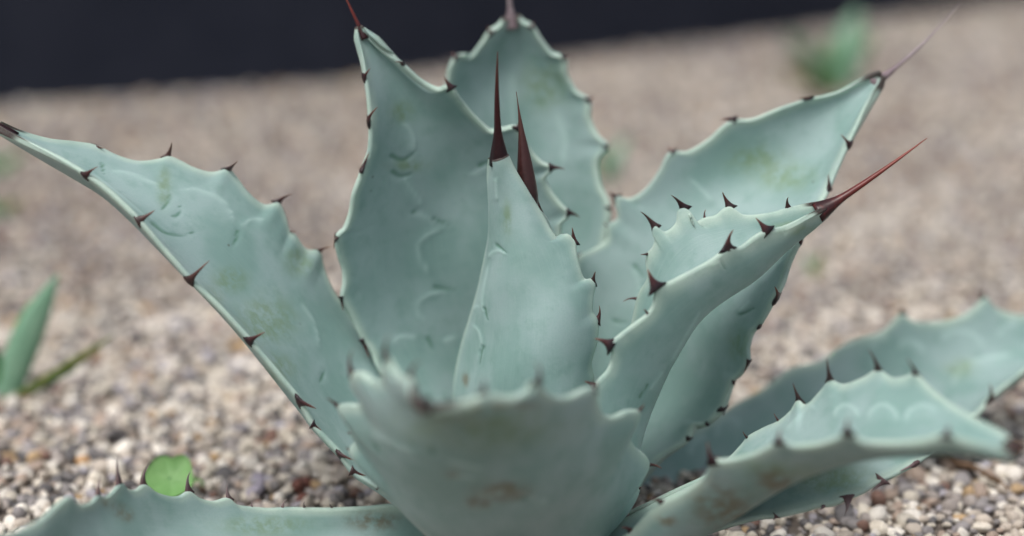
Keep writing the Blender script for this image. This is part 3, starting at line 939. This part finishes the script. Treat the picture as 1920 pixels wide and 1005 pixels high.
peb_mesh = []
for s in range(10):
    m2 = bpy.data.meshes.new('pebble')
    m2.from_pydata(SH1[s].tolist(), [], F1.tolist())
    m2.polygons.foreach_set('use_smooth', np.ones(len(F1), bool))
    m2.materials.append(M_PEBBLE)
    peb_mesh.append(m2)
for (p, z, sc, rm, s, c) in near_list:
    o = bpy.data.objects.new('pebble', peb_mesh[s])
    COL.objects.link(o)
    M3 = Matrix(rm.tolist()) @ Matrix.Diagonal(Vector(sc.tolist()))
    o.matrix_world = Matrix.Translation((p[0], p[1], z)) @ M3.to_4x4()
    o.parent = grd
    qx, qy, _ = project(np.array([p[0], p[1], z]))
    for (tx, ty, tr, tc) in ((568, 922, 20, (0.16, 0.06, 0.045)), (160, 882, 18, (0.50, 0.30, 0.15)), (478, 905, 18, (0.36, 0.33, 0.40)), (1690, 905, 16, (0.20, 0.18, 0.19))):
        if math.hypot(qx - tx, qy - ty) < tr:
            c = np.array(tc)
    o.color = (*c.tolist(), 1)

# ------------------------------------------------------------------ weeds, seedling, twig
def blade(parent, base, ctrl, tip, wid, mat, fold=0.25, name='blade', side=None):
    """a grass-like blade with a folded midrib and real thickness"""
    n = 16
    t = np.linspace(0, 1, n)[:, None]
    base, ctrl, tip = map(np.asarray, (base, ctrl, tip))
    C = (1 - t) ** 2 * base + 2 * t * (1 - t) * ctrl + t * t * tip
    T = unit(np.gradient(C, axis=0))
    sd_ = np.array(side if side is not None else (1.0, 0.12, 0.0))
    V, Fc = [], []
    for i in range(n):
        s_ = unit(sd_ - T[i] * np.dot(sd_, T[i]))
        nn = np.cross(s_, T[i])
        u = i / (n - 1)
        hw = wid * 0.5 * (0.55 + 0.9 * u) * (1 - u ** 2.2) + wid * 0.01
        th = wid * 0.05 * (1 - u) + wid * .012
        ring = [C[i] - s_ * hw, C[i] - s_ * hw * .5 + nn * hw * fold * .6, C[i] + nn * hw * fold, C[i] + s_ * hw * .5 + nn * hw * fold * .6, C[i] + s_ * hw]
        V += ring + [p + nn * th for p in ring[::-1]]
    k = 10
    Fc = [(i * k + j, i * k + (j + 1) % k, (i + 1) * k + (j + 1) % k, (i + 1) * k + j) for i in range(n - 1) for j in range(k)]
    Fc += [tuple(range(k - 1, -1, -1)), tuple((n - 1) * k + j for j in range(k))]
    return mesh_obj(name, V, Fc, mat, parent)

def weed(px, py, blades, label, cat='weed', group=None, name='weed'):
    b = ground(px, py)
    r = empty(name, b.tolist())
    tag(r, label, cat, group)
    pi = Matrix.Translation(Vector((-b).tolist()))
    for (tx, ty, cx, cy, wpx, dY, mat) in blades:
        d = (b[1] - CAM_Y) / F_PX * 1.02
        p0 = b + np.array([rnd.uniform(-1, 1) * wpx * d * .2, rnd.uniform(-.004, .004), -.003])
        p1 = at(cx, cy, b[1] + dY * .4)
        p2 = at(tx, ty, b[1] + dY)
        o = blade(r, p0, p1, p2, wpx * d, mat)
        o.matrix_parent_inverse = pi
    return r

weed(15, 748, [(110, 512, 35, 650, 74, .01, M_BLADE_PALE), (60, 560, 15, 650, 34, .03, M_BLADE), (214, 626, 110, 705, 34, -.03, M_BLADE_OLIVE), (-60, 560, -10, 680, 44, .0, M_BLADE), (150, 690, 70, 722, 20, -.02, M_BLADE)],
     'green weed with one broad pale blade standing in gravel below the long left agave leaf')
weed(1568, 178, [(1612, 15, 1580, 90, 62, .05, M_BLADE_PALE), (1560, 60, 1555, 110, 40, .0, M_BLADE), (1470, 60, 1525, 100, 44, -.05, M_BLADE_PALE), (1445, 120, 1510, 130, 40, -.1, M_BLADE_OLIVE), (1640, 60, 1600, 110, 36, .1, M_BLADE), (1500, 165, 1535, 150, 30, -.12, M_BLADE_OLIVE)],
     'tuft of broad green blades on the far gravel behind the right-hand leaf tip')
weed(1140, 345, [(1180, 255, 1150, 290, 30, .02, M_BLADE_PALE), (1130, 280, 1135, 310, 22, .0, M_BLADE)],
     'small pale green shoot between the tall back leaf and the right-hand leaf')
weed(1525, 520, [(1545, 470, 1530, 490, 18, .0, M_BLADE_OLIVE), (1510, 475, 1518, 495, 14, .01, M_BLADE_PALE), (1550, 500, 1535, 505, 12, .0, M_BLADE_OLIVE)],
     'tiny olive sprout in the gravel right of the red-spined leaf')
weed(-8, 330, [(42, 288, 10, 300, 26, .02, M_BLADE), (-60, 270, -20, 300, 30, .0, M_BLADE)], 'small dark green sprout in gravel under the tip of the long left leaf')
weed(2, 410, [(40, 375, 15, 385, 26, .0, M_BLADE_OLIVE), (-30, 370, -10, 390, 24, .0, M_BLADE)], 'low olive sprout in gravel between the left leaf tip and the broad-bladed weed')

# round-leaved seedling
sb = ground(318, 925)
sroot = empty('seedling', sb.tolist())
tag(sroot, 'bright green round-leaved seedling behind the low front left agave leaf', 'seedling')
spi = Matrix.Translation(Vector((-sb).tolist()))
def round_leaf(cpx, cpy, Y, rx, nrm):
    c = at(cpx, cpy, Y)
    n = unit(np.array(nrm, float))
    a = unit(np.cross(n, [0, 1, 0.2]))
    b = np.cross(n, a)
    V, Fc = [], []
    rings, k = 6, 28
    for side_ in (0, 1):
        for i in range(rings + 1):
            for j in range(k):
                th = 2 * math.pi * j / k
                rr = rx * i / rings * (1 + .05 * math.sin(3 * th + 1) + .03 * math.sin(5 * th)) * (1 - .22 * math.exp(-((th - 4.7) / .25) ** 2) * (i / rings))
                bowl = .28 * rx * (i / rings) ** 2 + .03 * rx * math.sin(6 * th) * (i / rings)
                V.append(c + a * rr * math.cos(th) + b * rr * math.sin(th) + n * (bowl - (0.0009 if side_ else 0)))
    for side_ in (0, 1):
        o_ = side_ * (rings + 1) * k
        for i in range(rings):
            for j in range(k):
                q = (o_ + i * k + j, o_ + i * k + (j + 1) % k, o_ + (i + 1) * k + (j + 1) % k, o_ + (i + 1) * k + j)
                Fc.append(q if side_ == 0 else q[::-1])
    e0, e1 = rings * k, (rings + 1) * k + rings * k
    Fc += [(e0 + (j + 1) % k, e0 + j, e1 + j, e1 + (j + 1) % k) for j in range(k)]
    o = mesh_obj('leaf', V, Fc, M_ROUND, sroot)
    o.matrix_parent_inverse = spi
    path = np.stack([sb + (c - sb) * t + np.array([0, 0, .004]) * math.sin(math.pi * t) + np.array([0, 0, -.003]) * (1 - t) for t in np.linspace(0, 1, 8)])
    V2, F2, _ = tube(path, np.full(8, .0009), np.full(8, .0009), np.array([1.0, 0, 0]), 6)
    s = mesh_obj('stalk', V2, F2, M_BLADE, sroot)
    s.matrix_parent_inverse = spi
round_leaf(318, 897, .04, .0140, (0.05, -.62, .78))
round_leaf(362, 912, .06, .006, (0.4, -.5, .75))

def stick(pts, r, label):
    P = np.array([ground(x, y, z) for x, y, z in pts])
    C = catmull(P, 26)
    t = np.linspace(0, 1, 26)
    C[:, 2] += .0008 * np.sin(t * 17)
    rr = r * (1 - .5 * t) * (1 + .12 * np.sin(t * 23))
    V, Fc, _ = tube(C, rr, rr * .85, np.array([0, 0, 1.0]), 8)
    o = mesh_obj('twig', V, Fc, M_TWIG)
    tag(o, label, 'twig', 'twigs')
stick([(1758, 848, .008), (1800, 868, .007), (1845, 888, .006), (1888, 915, .006)], .0032, 'dry brown twig lying on gravel beneath the tip of the right front leaf')
